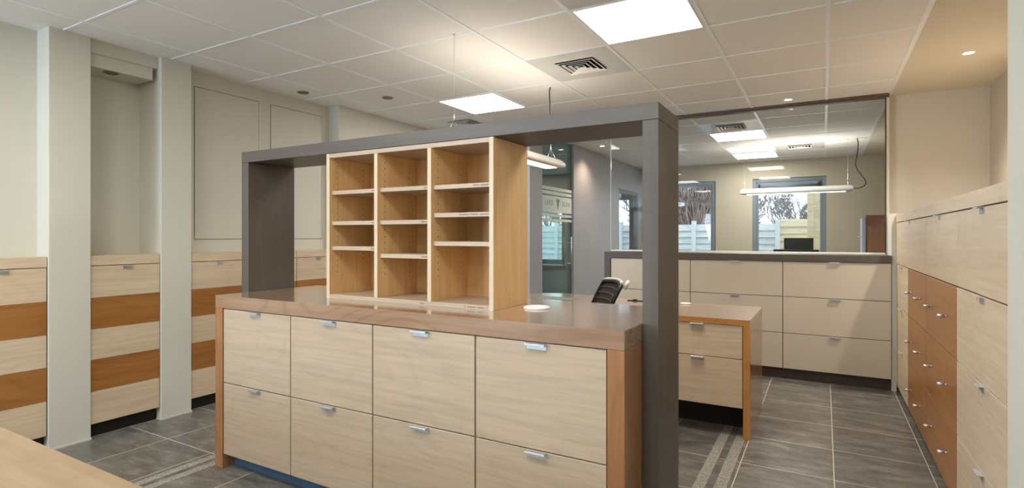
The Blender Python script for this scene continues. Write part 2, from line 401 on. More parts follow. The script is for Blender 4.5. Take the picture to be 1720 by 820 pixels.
# glass partition above the counter
r = thing('window_5', 'clear glass partition standing on the taupe counter', 'glass partition', (-0.8, YP, 1.15)); r['kind'] = 'structure'
bx('pane', r, -2.09, 0.478, YP - 0.005, YP + 0.005, 1.150, 2.548, GLASS, 0)
bx('pane_edge', r, -2.096, -2.0905, YP - 0.006, YP + 0.006, 1.150, 2.548, GLASS_EDGE_LT, 0)
c = MB(); c.box(-2.10, 0.505, YP - 0.03, YP + 0.03, 2.548, CZ, CHANNEL, 0.002); c.box(-2.10, 0.505, YP - 0.045, YP - 0.03, 2.565, CZ, CHANNEL); c.done('top_channel', r)
c = MB(); c.box(0.478, 0.505, YP - 0.03, YP + 0.03, 1.145, 2.548, WALL, 0.002); c.box(0.478, 0.484, YP - 0.032, YP + 0.032, 1.145, 2.548, CHANNEL); c.done('side_post', r)
bx('bottom_rail', r, -2.08, 0.478, YP - 0.02, YP + 0.02, 1.144, 1.158, WHITE, 0.001)

# glass door in the slate wall
r = thing('door_1', 'frameless glass door with frosted striped band and steel bar handle', 'glass door', (XD - 0.04, 6.5, 0)); r['kind'] = 'structure'
bx('pane', r, XD - 0.036, XD - 0.026, 6.036, 6.99, 0.01, CZ - 0.01, GLASS_G, 0)
bx('pane_edge', r, XD - 0.040, XD - 0.022, 6.030, 6.0355, 0.01, CZ - 0.01, GLASS_EDGE, 0)
fb = MB()
for z0, z1 in ((1.903, 1.942), (1.846, 1.885), (1.616, 1.827), (1.562, 1.595), (1.501, 1.533)): fb.box(XD - 0.0255, XD - 0.0245, 6.04, 6.99, z0, z1, FROST)
fr = fb.done('frosted_band', r)
def text(body, loc, size, mat, parent, rot, name='lettering', sp=1.0):
    cu = bpy.data.curves.new(name, 'FONT'); cu.body = body; cu.size = size; cu.align_x = 'CENTER'; cu.align_y = 'CENTER'; cu.extrude = 0.0004
    cu.space_character = sp
    o = bpy.data.objects.new(name, cu); COL.objects.link(o); cu.materials.append(mat)
    o.parent = parent; o.location = Vector(loc) - Vector(parent['_w']); o.rotation_euler = rot
    return o
text('LEED', (XD - 0.0235, 6.27, 1.735), 0.085, LETTER, fr, (R(90), 0, R(90)), sp=1.35)
text('ELEN', (XD - 0.0235, 6.80, 1.735), 0.085, LETTER, fr, (R(90), 0, R(90)), sp=1.35)
em = MB(); cxp = 6.535
for (dy, dz, rr) in ((-0.035, 0.055, 0.016), (0.0, 0.06, 0.014), (0.035, 0.055, 0.016), (-0.02, 0.03, 0.017), (0.018, 0.03, 0.017), (-0.012, 0.0, 0.017), (0.012, -0.002, 0.017), (0.0, -0.03, 0.015), (0.002, -0.055, 0.011)):
    em.tube([(XD - 0.0242, cxp + dy, 1.725 + dz), (XD - 0.0232, cxp + dy, 1.725 + dz)], rr, OFFGREY, 12, smooth=False)
em.done('emblem', fr)
for xx in (XD + 0.025, XD - 0.085):
    h = MB(); h.tube([(xx, 6.86, 0.86), (xx, 6.86, 1.30)], 0.009, ALU, 12)
    for z in (0.94, 1.22): h.tube([(xx, 6.86, z), (XD - 0.03, 6.86, z)], 0.007, ALU, 10)
    h.done('handle', r)
# far glazed door, added as a stand-in for a reflection at the slate wall
r = thing('reflection_door', 'glazed door at the far end of the slate wall', 'glazed door', (XD - 0.04, 9.46, 0)); r['kind'] = 'structure'
f = MB()
for (a, b_, c, d) in ((8.90, 8.96, 0, 2.12), (9.97, 10.03, 0, 2.12), (8.96, 9.97, 2.06, 2.12), (8.96, 9.97, 0, 0.12)): f.box(XD - 0.07, XD - 0.01, a, b_, c, d, WIN_GREY, 0.003)
f.done('door_frame', r)
bx('pane', r, XD - 0.045, XD - 0.035, 8.96, 9.97, 0.12, 2.06, GLASS, 0)

# ================================================================== THE FURNITURE
# ---- tab pull: folded aluminium plate gripping the top edge of a front
def tab(parent, c, axis, width=0.085, name='handle'):
    """c: top centre on the front's face; axis 'y' = front faces -Y, 'x' = faces -X, 'X' = faces +X"""
    x, y, z = c; h = width / 2; m = MB()
    if axis == 'y':
        m.box(x - h, x + h, y - 0.003, y, z - 0.026, z, ALU, 0.0007); m.box(x - h, x + h, y - 0.024, y - 0.003, z - 0.003, z, ALU, 0.0007); m.box(x - h, x + h, y - 0.024, y - 0.021, z - 0.009, z - 0.003, ALU, 0.0006)
    elif axis == 'x':
        m.box(x - 0.003, x, y - h, y + h, z - 0.026, z, ALU, 0.0007); m.box(x - 0.024, x - 0.003, y - h, y + h, z - 0.003, z, ALU, 0.0007); m.box(x - 0.024, x - 0.021, y - h, y + h, z - 0.009, z - 0.003, ALU, 0.0006)
    else:
        m.box(x, x + 0.003, y - h, y + h, z - 0.026, z, ALU, 0.0007); m.box(x + 0.003, x + 0.024, y - h, y + h, z - 0.003, z, ALU, 0.0007); m.box(x + 0.021, x + 0.024, y - h, y + h, z - 0.009, z - 0.003, ALU, 0.0006)
    return m.done(name, parent)

# ---- island: cherry surround + four drawer cabinets
IY = 1.865; IB = 2.592; ITOP = 0.972
r = thing('counter_surround', 'cherry wood counter top with matching side panels around the drawer cabinets', 'counter', (-1.8, 2.2, 0))
bx('counter_top', r, -3.005, -0.609, IY, IB, 0.902, ITOP, CHERRY['x'], 0.002)
bx('side_panel', r, -3.005, -2.938, IY, IB, 0, 0.9015, CHERRY['z'], 0.002)
bx('side_panel', r, -0.673, -0.609, IY, IB, 0, 0.9015, CHERRY['z'], 0.002)
def island_unit(k, label):
    x0 = -2.936 + 0.5655 * k; x1 = x0 + 0.5655
    r = thing('drawer_cabinet', label, 'cabinet', ((x0 + x1) / 2, 2.2, 0), 'two-drawer maple cabinets in the counter')
    bx('carcass', r, x0 + 0.0005, x1 - 0.0005, IY + 0.024, IB - 0.01, 0.082, 0.900, CHERRY['z'], 0)
    bx('plinth', r, x0 + 0.0005, x1 - 0.0005, IY + 0.07, IY + 0.09, 0, 0.082, KICK_BLUE, 0)
    for z0, z1 in ((0.4875, 0.8975), (0.0835, 0.4825)):
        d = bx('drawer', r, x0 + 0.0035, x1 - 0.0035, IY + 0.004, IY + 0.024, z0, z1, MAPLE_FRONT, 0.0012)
        tab(d, ((x0 + x1) / 2, IY + 0.004, z1), 'y')
    return r
island_unit(0, 'two-drawer maple cabinet at the far left end of the counter')
island_unit(1, 'two-drawer maple cabinet second from the left, below the left shelf column')
island_unit(2, 'two-drawer maple cabinet third from the left, below the right shelf column')
island_unit(3, 'two-drawer maple cabinet at the right end beside the taupe post')

# ---- taupe portal frame straddling the island
FY = 2.080; FB = 2.410; FT = 1.818; FU = 1.754
r = thing('portal_frame', 'tall taupe laminate portal frame straddling the cherry counter', 'frame', (-1.8, 2.24, 0))
bx('post', r, -3.083, -3.018, FY, FB, 0, FU - 0.0015, FRAME['z'], 0.001)
bx('post', r, -0.608, -0.546, FY, FB, 0, FU - 0.0015, FRAME['z'], 0.001)
bx('beam', r, -3.083, -0.546, FY, FB, FU, FT, FRAME['x'], 0.001)

# ---- pigeonhole shelf unit on the counter
SX0, SX1, SZ0, SZ1, SY0, SY1, T = -2.346, -1.283, ITOP, 1.752, 2.082, 2.405, 0.022
r = thing('shelf_unit', 'open maple pigeonhole shelf unit on the cherry counter under the beam', 'shelf unit', (-1.81, 2.24, SZ0))
d1, d2 = (-1.999, -1.977), (-1.655, -1.633)
def side(x0, x1, faces, name):
    m = MB(); m.box(x0, x1, SY0, SY1, SZ0 + (0.0 if name == 'side_panel' else T), SZ1 - (0 if name == 'side_panel' else T), MAPLE_SHELF, 0.0008)
    m.box(x0, x1, SY0 - 0.001, SY0, SZ0 + (0.0 if name == 'side_panel' else T), SZ1 - (0 if name == 'side_panel' else T), EDGE)
    for f in faces:
        x = x1 if f > 0 else x0
        for yy in (SY0 + 0.055, SY1 - 0.075):
            for k in range(19):
                z = SZ0 + 0.14 + k * 0.032
                m.tube([(x - 0.0004 * f, yy, z), (x + 0.0005 * f, yy, z)], 0.0027, GAP, 8, smooth=False)
    return m.done(name, r)
side(SX0, SX0 + T, (1,), 'side_panel'); side(SX1 - T, SX1, (-1,), 'side_panel')
side(*d1, (-1, 1), 'divider'); side(*d2, (-1, 1), 'divider')
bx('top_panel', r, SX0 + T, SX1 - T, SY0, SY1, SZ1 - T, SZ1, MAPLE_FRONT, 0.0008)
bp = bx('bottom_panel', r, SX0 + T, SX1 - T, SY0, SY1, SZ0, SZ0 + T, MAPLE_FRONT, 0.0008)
bx('back_panel', r, SX0 + T, SX1 - T, SY1 - 0.012, SY1, SZ0 + T, SZ1 - T, MAPLE_SHELF, 0)
def marks(parent, x0, x1, y, z, words):
    """tiny faded lettering too small to read: short dashes"""
    m = MB(); x = x0; rr = random.Random(int(abs(x0) * 1000) + int(z * 1000)); tot = 0
    n = sum(words) + len(words) - 1; step = (x1 - x0) / n
    for wi, wn in enumerate(words):
        for c in range(wn):
            hh = 0.0022 + rr.random() * 0.0012
            m.box(x + step * 0.12, x + step * 0.80, y - 0.0004, y + 0.0002, z - hh, z + hh, INK); x += step
        x += step
    return m.done('lettering', parent)
cols = [(SX0 + T, d1[0], (1.542, 1.377, 1.242)), (d1[1], d2[0], (1.543, 1.377, 1.207)), (d2[1], SX1 - T, (1.541, 1.407, 1.271))]
lab = {(0, 0): (0.02, [3]), (0, 1): (0.02, [3]), (0, 2): (0.025, [4]), (1, 0): (0.02, [3]), (1, 1): (0.04, [6]), (1, 2): (0.038, [6]), (2, 0): (0.085, [5, 7]), (2, 1): (0.165, [10, 8, 9])}
for ci, (x0, x1, zs) in enumerate(cols):
    for si, z in enumerate(zs):
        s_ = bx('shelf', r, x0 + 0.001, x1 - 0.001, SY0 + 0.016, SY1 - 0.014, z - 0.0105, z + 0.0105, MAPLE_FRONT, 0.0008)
        if (ci, si) in lab:
            wd, ws = lab[(ci, si)]; marks(s_, x1 - 0.012 - wd, x1 - 0.012, SY0 + 0.016, z, ws)
marks(bp, SX1 - T - 0.135, SX1 - T - 0.01, SY0, SZ0 + 0.010, [1, 7, 6, 1]); marks(bp, -1.705, -1.675, SY0, SZ0 + 0.010, [5])

# grommets and lids
def disc(name, c, rad, h, m, label, cat, group=None):
    mb = MB(); mb.lathe([(0, 0), (rad, 0), (rad, h * 0.45), (rad * 0.93, h * 0.85), (rad * 0.62, h), (rad * 0.58, h * 0.7), (0, h * 0.7)], c, m, 40)
    return tag(mb.done(name), label, cat, group)
disc('cable_grommet', (-1.160, 2.265, ITOP), 0.062, 0.010, WHITE, 'round white cable grommet on the cherry counter beside the shelf unit', 'cable grommet')

# ---- side desk
DZ = 0.768
r = thing('desk', 'wooden side desk with rounded far end and honey side panel', 'desk', (-1.3, 4.15, 0))
poly = [(-0.410, 3.788), (-0.410, 4.57), (-1.25, 4.57), (-1.5, 4.60), (-1.77, 4.68), (-1.95, 4.73), (-2.12, 4.75), (-2.28, 4.70), (-2.40, 4.58), (-2.47, 4.40), (-2.50, 4.18), (-2.45, 3.96), (-2.34, 3.83), (-2.2, 3.788)]
m = MB(); m.prism(poly, DZ - 0.036, DZ, CHERRY['x']); m.box(-2.2, -0.4100, 3.7868, 3.788, DZ - 0.036, DZ, OAKY['x']); m.done('desk_top', r)
m = MB(); m.box(-0.452, -0.410, 3.79, 4.565, 0, DZ - 0.0365, CHERRY['z'], 0.001); m.box(-0.452, -0.410, 3.7868, 3.79, 0, DZ - 0.0365, OAKY['z'], 0); m.done('side_panel', r)
m = MB(); m.tube([(-2.1, 4.25, 0.02), (-2.1, 4.25, DZ - 0.036)], 0.04, ALU, 24); m.lathe([(0, 0), (0.3, 0), (0.3, 0.012), (0.05, 0.03), (0, 0.03)], (-2.1, 4.25, 0), ALU, 40); m.done('pedestal_leg', r)
bx('cable_flap', r, -2.19, -1.85, 4.23, 4.42, DZ, DZ + 0.003, plain('grey_green_flap', (120, 126, 116), 0.4), 0.001)
def ped(x0, x1, label):
    r = thing('desk_pedestal', label, 'drawer pedestal', ((x0 + x1) / 2, 4.1, 0), 'drawer pedestals under the side desk')
    bx('carcass', r, x0, x1, 3.812, 4.5, 0.195, DZ - 0.038, CHERRY['z'], 0)
    bx('plinth', r, x0, x1, 4.02, 4.05, 0, 0.195, KICK, 0)
    for z0, z1 in ((0.514, 0.729), (0.196, 0.509)):
        d = bx('drawer', r, x0 + 0.003, x1 - 0.003, 3.793, 3.812, z0, z1, MAPLE['x'], 0.001)
        tab(d, ((x0 + x1) / 2 , 3.793, z1), 'y')
ped(-1.02, -0.454, 'two-drawer maple pedestal under the right end of the side desk')
ped(-1.588, -1.022, 'two-drawer maple pedestal beside the office chair')
disc('cable_cover', (-0.956, 4.462, DZ), 0.042, 0.012, WHITE, 'small round white cable cover on the side desk', 'cable cover')
m = MB(); m.box(-1.43, -1.30, 4.45, 4.485, DZ, DZ + 0.006, BLACK, 0.002); m.box(-1.385, -1.35, 4.455, 4.48, DZ + 0.006, DZ + 0.014, BLACK, 0.002)
tag(m.done('cable_port'), 'small flat black cable port lying on the side desk', 'cable port')

# ---- near desk bottom left
r = thing('near_desk', 'wooden desk top corner closest to the viewer, bottom left', 'desk', (-2.2, 0.0, 0))
bx('desk_top', r, -3.6, -0.75, -0.55, 0.628, DZ - 0.036, DZ, wood('warm_cherry', (138, 116, 90), (152, 130, 103), (118, 96, 72), 'x', 0.36, 0.3), 0.002)
for x in (-3.55, -0.83): bx('leg_panel', r, x, x + 0.04, -0.5, 0.56, 0, DZ - 0.037, CHERRY['z'], 0.001)

# ---- office chair
def chair():
    r = thing('office_chair', 'black mesh-backed office chair between the counter and side desk', 'office chair', (0, 0, 0))
    m = MB()
    m.lathe([(0, 0.06), (0.045, 0.06), (0.045, 0.11), (0.03, 0.12), (0, 0.12)], (0, 0, 0), BLACK, 20)
    for k in range(5):
        a = 2 * math.pi * k / 5
        m.tube([(0.03 * math.cos(a), 0.03 * math.sin(a), 0.095), (0.18 * math.cos(a), 0.18 * math.sin(a), 0.09), (0.31 * math.cos(a), 0.31 * math.sin(a), 0.07)], [0.024, 0.02, 0.014], ALU, 10)
    m.done('star_base', r)
    for k in range(5):
        a = 2 * math.pi * k / 5; c = Vector((0.31 * math.cos(a), 0.31 * math.sin(a), 0.028)); t_ = Vector((-math.sin(a), math.cos(a), 0))
        m = MB()
        for s_ in (-1, 1): m.tube([c + t_ * 0.008 * s_, c + t_ * 0.026 * s_], 0.028, BLACK, 16)
        m.tube([c, c + Vector((0, 0, 0.05))], 0.008, ALU, 8); m.done('caster', r)
    m = MB(); m.tube([(0, 0, 0.10), (0, 0, 0.28)], 0.027, BLACK, 16); m.tube([(0, 0, 0.28), (0, 0, 0.43)], 0.016, ALU, 16); m.done('gas_lift', r)
    m = MB(); tmp = bmesh.new(); bmesh.ops.create_cube(tmp, size=1); bmesh.ops.scale(tmp, vec=(0.49, 0.47, 0.075), verts=tmp.verts)
    bmesh.ops.bevel(tmp, geom=tmp.edges[:], offset=0.034, segments=4, affect='EDGES'); bmesh.ops.translate(tmp, vec=(0, -0.02, 0.468), verts=tmp.verts)
    m.merge(tmp, FABRIC, True); m.box(-0.12, 0.12, -0.12, 0.14, 0.405, 0.435, BLACK, 0.006); m.done('seat', r)
    def bk(u, v):  # backrest surface: u -1..1, v 0..1
        y = 0.20 + 0.02 * v + 0.12 * v ** 2.2 - 0.03 * u * u; z = 0.54 + 0.475 * v - 0.010 * u * u * v
        return Vector((u * (0.205 - 0.02 * v), y, z))
    N = 26; M = 8
    m = MB(); k = m.mi(FABRIC); gp = [[m.bm.verts.new(bk(-1 + 2 * i / M, j / N)) for i in range(M + 1)] for j in range(N + 1)]
    for j in range(N):
        for i in range(M):
            f = m.bm.faces.new((gp[j][i], gp[j][i + 1], gp[j + 1][i + 1], gp[j + 1][i])); f.material_index = k; f.smooth = True
    o = m.done('backrest', r); sm = o.modifiers.new('t', 'SOLIDIFY'); sm.thickness = 0.006
    m = MB()
    for j in range(2, N - 1, 2): m.tube([bk(u / 6, j / N) + Vector((0, -0.006, 0)) for u in range(-6, 7)], 0.0022, plain('rib_grey', (96, 90, 84), 0.7) if j == 2 else m.mats[0], 5)
    m.done('ribs', o)
    m = MB(); ed = [bk(-1, j / 12) for j in range(13)] + [bk(-1 + i / 4, 1) for i in range(1, 8)] + [bk(1, 1 - j / 12) for j in range(13)] + [bk(1 - i / 4, 0) for i in range(1, 9)]
    m.tube(ed, 0.014, BLACK, 8); m.done('back_frame', r)
    m = MB(); m.tube([bk(-1, 1) + Vector((0, 0.004, 0.012))] + [bk(u / 4, 1) + Vector((0, 0.004, 0.014)) for u in range(-3, 4)] + [bk(1, 1) + Vector((0, 0.004, 0.012))], 0.011, STEEL, 8)
    m.tube([bk(1, 0.96) + Vector((0.0, 0.03, 0.0)), bk(1, 1) + Vector((0.0, 0.05, 0.03))], 0.013, STEEL, 8)
    m.done('top_trim', r)
    m = MB(); m.tube([(0, 0.1, 0.41), (0, 0.27, 0.42), (0, 0.29, 0.52), (0, 0.25, 0.66), (0, 0.27, 0.78)], [0.022, 0.022, 0.02, 0.018, 0.014], BLACK, 10); m.done('back_support', r)
    for s_ in (-1, 1):
        m = MB(); m.tube([(0.22 * s_, 0.02, 0.43), (0.28 * s_, 0.02, 0.45), (0.28 * s_, 0.02, 0.64)], 0.014, BLACK, 8); m.box(0.28 * s_ - 0.035, 0.28 * s_ + 0.035, -0.12, 0.12, 0.64, 0.665, BLACK, 0.01); m.done('armrest', r)
    return r
ch = chair(); ch.rotation_euler = (0, 0, R(-54)); ch.location = (-1.43, 3.18, 0)

# ---- counter with beige drawer cabinets under the glass
PF = 5.58
r = thing('partition_counter', 'long taupe counter top and end leg under the glass partition', 'counter', (-0.8, 5.77, 0))
bx('counter_top', r, -2.040, 0.4935, PF - 0.012, 5.985, 1.080, 1.144, FRAME['x'], 0.001)
bx('end_leg', r, -2.040, -1.974, PF - 0.012, 5.985, 0, 1.0795, FRAME['z'], 0.001)
names = ['three-drawer beige cabinet under the glass, hidden partly by the taupe post', 'three-drawer beige cabinet in the middle below the glass partition', 'three-drawer beige cabinet next to the tall maple cabinets']
for k in range(3):
    x0 = -1.972 + k * 0.8217; x1 = x0 + 0.8217
    r = thing('filing_cabinet', names[k], 'cabinet', ((x0 + x1) / 2, 5.77, 0), 'beige drawer cabinets under the glass partition')
    bx('carcass', r, x0 + 0.0005, x1 - 0.0005, PF + 0.02, 5.96, 0.10, 1.078, KICK_BROWN, 0)
    bx('plinth', r, x0 + 0.0005, x1 - 0.0005, PF + 0.035, PF + 0.05, 0, 0.10, KICK_BROWN, 0)
    for z0, z1 in ((0.7595, 1.0765), (0.4275, 0.7545), (0.102, 0.4225)):
        d = bx('drawer', r, x0 + 0.003, x1 - 0.003, PF, PF + 0.02, z0, z1, BEIGE, 0.001)
        tab(d, ((x0 + x1) / 2, PF, z1), 'y')

# ---- right: tall maple run
RX = 0.530
tag(bx('cabinet_top', None, RX - 0.004, 1.218, 2.264, 5.598, 1.424, 1.490, MAPLE['y'], 0.001), 'long maple top board over the tall right-hand cabinets', 'worktop')
for (y0, y1, lb) in ((2.264, 3.199, 'upper maple flap cabinet closest to the viewer'), (3.201, 4.059, 'upper maple flap cabinet in the middle of the run'), (4.061, 5.598, 'upper maple flap cabinet at the far end by the return wall')):
    r = thing('flap_cabinet', lb, 'cabinet', (0.87, (y0 + y1) / 2, 1.076), 'flap cabinets along the top of the maple run')
    bx('carcass', r, RX + 0.02, 1.215, y0, y1, 1.0765, 1.4235, MAPLE['y'], 0)
    d = bx('flap', r, RX, RX + 0.019, y0 + 0.0012, y1 - 0.0012, 1.078, 1.419, MAPLE['y'], 0.001)
    tab(d, (RX, (y0 + y1) / 2, 1.419), 'x', 0.07)
def knob(parent, y, z):
    m = MB(); m.tube([(RX, y, z), (RX - 0.012, y, z)], 0.005, ALU, 12); m.tube([(RX - 0.012, y, z), (RX - 0.042, y, z)], 0.0085, ALU, 16)
    return m.done('knob', parent)
rows = ((0.737, 1.0715), (0.397, 0.732), (0.062, 0.392))
for (y0, y1, kind, lb) in ((2.264, 3.199, 'm', 'maple three-drawer cabinet closest to the viewer in the tall run'), (3.201, 4.059, 'c', 'cherry three-drawer cabinet with steel knobs, nearer one of the pair'),
                            (4.061, 4.886, 'c', 'cherry three-drawer cabinet with steel knobs, farther one of the pair'), (4.888, 5.598, 'm', 'maple three-drawer cabinet at the far end beside the pale filler strip')):
    r = thing('base_cabinet', lb, 'cabinet', (0.87, (y0 + y1) / 2, 0), 'three-drawer cabinets of the tall maple run')
    bx('carcass', r, RX + 0.02, 1.215, y0, y1, 0.062, 1.0755, MAPLE['y'], 0)
    bx('plinth', r, RX + 0.06, RX + 0.08, y0, y1, 0, 0.062, KICK, 0)
    for z0, z1 in rows:
        mt = MAPLE['y'] if kind == 'm' else CHERRY_DARK['y']
        d = bx('drawer', r, RX, RX + 0.019, y0 + 0.002, y1 - 0.002, z0, z1, mt, 0.001)
        if kind == 'm': tab(d, (RX, (y0 + y1) / 2, z1), 'x', 0.07)
        else:
            for q in (0.25, 0.75): knob(d, y0 + (y1 - y0) * q, (z0 + z1) / 2 + 0.008)

# ---- left: striped cabinets between the pilasters
LX = -4.103
def striped(y0, y1, back, lb):
    r = thing('striped_cabinet', lb, 'cabinet', ((LX + back) / 2, (y0 + y1) / 2, 0), 'striped cabinets along the left wall')
    m = MB(); m.box(back, LX - 0.02, y0, y1, 0.09, 1.115, MAPLE['z'], 0); m.done('carcass', r)
    bx('top_board', r, back, LX, y0, y1, 1.117, 1.181, MAPLE['y'], 0.001)
    bx('plinth', r, -4.165, -4.150, y0, y1, 0, 0.0895, KICK, 0)
    m = MB(); zs = (1.113, 0.908, 0.705, 0.507, 0.302, 0.092)
    for i in range(5): m.box(LX - 0.019, LX, y0 + 0.001, y1 - 0.003, zs[i + 1] + 0.0007, zs[i] - 0.0007, MAPLE['y'] if i % 2 == 0 else CHERRY_DARK['y'], 0.0006)
    d = m.done('door', r)
    tab(d, (LX, (y0 + y1) / 2, 1.113), 'X', 0.05)
striped(1.070, 1.488, -4.248, 'striped maple and cherry cabinet left of the first pilaster')
striped(1.714, 2.140, -4.383, 'striped maple and cherry cabinet in the niche between two pilasters')
striped(2.358, 2.812, -4.246, 'striped maple and cherry cabinet right of the second pilaster')
striped(2.814, 3.300, -4.246, 'striped maple and cherry cabinet behind the left taupe post')
striped(3.302, 3.792, -4.246, 'striped maple and cherry cabinet below the farther flush wall panel')

# ================================================================== CEILING FITTINGS
def led(x0, y0, label, yt=0.64):
    r = thing('led_panel', label, 'ceiling light', (x0 + 0.32, y0 + yt / 2, CZ - 0.004), 'square ceiling light panels')
    f = MB(); a = 0.012; b_ = 0.024
    for (p, q, s_, t_) in ((x0 + a, x0 + b_, y0 + a, y0 + yt - a), (x0 + 0.64 - b_, x0 + 0.64 - a, y0 + a, y0 + yt - a), (x0 + b_, x0 + 0.64 - b_, y0 + a, y0 + b_), (x0 + b_, x0 + 0.64 - b_, y0 + yt - b_, y0 + yt - a)):
        f.box(p, q, s_, t_, CZ - 0.006, CZ - 0.0005, WHITE, 0.001)
    f.done('frame', r)
    bx('diffuser', r, x0 + b_, x0 + 0.64 - b_, y0 + b_, y0 + yt - b_, CZ - 0.004, CZ - 0.001, LED, 0)
X1 = -1.26; X2 = -3.18
led(X1, 2.85, 'large square ceiling light panel above the counter, nearest the viewer')
led(X2, 4.13, 'square ceiling light panel seen just above the taupe beam')
led(X1, 6.49 + 0.645, 'square ceiling light panel beyond the glass, next to the far air vent', 0.645)
led(X1, 6.49 + 0.645 * 4, 'farthest square ceiling light panel, close to the far wall', 0.645)
led(X1, 0.29, 'square ceiling light panel over the viewer, seen only reflected in glass')
led(X2, 0.29, 'unseen square ceiling light panel added over the desk beside the viewer')  # this panel and those behind the viewer are unseen, added for more light
led(X1, -1.63, 'unseen square ceiling light panel added behind the viewer, central')
led(X2, -1.63, 'unseen square ceiling light panel added behind the viewer, by the left wall')
led(-5.10, 7.78, 'unseen ceiling light panel added in the side room')  # unseen panel, added to light the side room

def vent(x0, y0, label, yt=0.64, plate=True, w=0.30):
    cx, cy = x0 + 0.32, y0 + yt / 2
    r = thing('ceiling_vent', label, 'air vent', (cx, cy, CZ - 0.004), 'square ceiling air vents')
    if plate:
        m = MB(); a = 0.012; m.box(x0 + a, x0 + 0.64 - a, y0 + a, y0 + yt - a, CZ - 0.0035, CZ - 0.0005, STEEL, 0.0005); m.done('cover_plate', r)
    h = w / 2
    bx('recess', r, cx - h, cx + h, cy - h, cy + h, CZ - 0.0042, CZ - 0.0036, GAP if plate else OFFGREY, 0)
    m = MB()
    for k in range(4):
        o_ = h - 0.002 - k * 0.037; i_ = o_ - 0.016; zo = CZ - 0.016; zi = CZ - 0.009
        if i_ < 0.01: i_ = 0.004
        qo = [(cx - o_, cy - o_), (cx + o_, cy - o_), (cx + o_, cy + o_), (cx - o_, cy + o_)]; qi = [(cx - i_, cy - i_), (cx + i_, cy - i_), (cx + i_, cy + i_), (cx - i_, cy + i_)]
        kk = m.mi(WHITE)
        for j in range(4):
            a1, a2, b1, b2 = qo[j], qo[(j + 1) % 4], qi[j], qi[(j + 1) % 4]
            tp = [m.bm.verts.new((*a1, zo + 0.003)), m.bm.verts.new((*a2, zo + 0.003)), m.bm.verts.new((*b2, zi + 0.003)), m.bm.verts.new((*b1, zi + 0.003))]
            bt = [m.bm.verts.new((*a1, zo)), m.bm.verts.new((*a2, zo)), m.bm.verts.new((*b2, zi)), m.bm.verts.new((*b1, zi))]
            for q in (tp, bt[::-1], (tp[0], bt[0], bt[1], tp[1]), (tp[2], tp[3], bt[3], bt[2])):
                f = m.bm.faces.new(q); f.material_index = kk
    m.done('louvres', r)
vent(-1.90, 3.49, 'square air vent in a shiny plate next to the nearest ceiling light')
vent(-1.26, 2.21, 'shiny air vent plate cut by the top edge of the picture')
vent(-3.82, 4.77, 'air vent low above the taupe beam, past the second ceiling light', plate=False)
vent(-1.26, 6.49, 'air vent in a shiny plate beyond the glass partition', 0.645)
vent(-0.62, 6.49 + 0.645 * 3, 'flat air vent far beyond the glass, right of the light panels', 0.645)

def downlight(x, y, z, label, lit, rad=0.042, watt=48, tone=(1, 0.90, 0.78)):
    r = thing('downlight', label, 'downlight', (x, y, z - 0.004), 'round recessed downlights')
    m = MB(); m.lathe([(rad, 0.0005), (rad, -0.004), (rad * 0.94, -0.007), (rad * 0.74, -0.006), (rad * 0.72, -0.001)], (x, y, z), WHITE if lit else OFFGREY, 32); m.done('ring', r)
    m = MB(); m.lathe([(0, -0.002), (rad * 0.72, -0.002), (rad * 0.72, -0.0005), (0, -0.0005)], (x, y, z), SPOT_EM if lit else OFFGREY, 24); m.done('lens', r)
    if lit:
        l = bpy.data.lights.new('downlight_beam', 'SPOT'); l.energy = watt; l.spot_size = R(125); l.spot_blend = 0.8; l.color = tone; l.shadow_soft_size = 0.03
        o = bpy.data.objects.new('downlight_beam', l); COL.objects.link(o); o.parent = r; o.location = (0, 0, -0.012)
downlight(0.872, 4.873, CZ, 'lit round downlight in the plaster ceiling above the tall cabinets', True)
downlight(-0.290, 5.710, CZ, 'lit round downlight in front of the glass partition', True)
downlight(-2.72, 7.34, CZ, 'lit round downlight grazing the slate wall', True, watt=16, tone=(1, 0.72, 0.5))
downlight(-4.013, 3.296, CZ, 'unlit grey downlight near the left wall above the flush panels', False, 0.05)
downlight(-3.491, 3.808, CZ, 'unlit grey downlight between the left wall and second light panel', False, 0.05)
downlight(-4.19, 1.871, 2.415, 'unlit downlight under the niche bulkhead', False, 0.045)

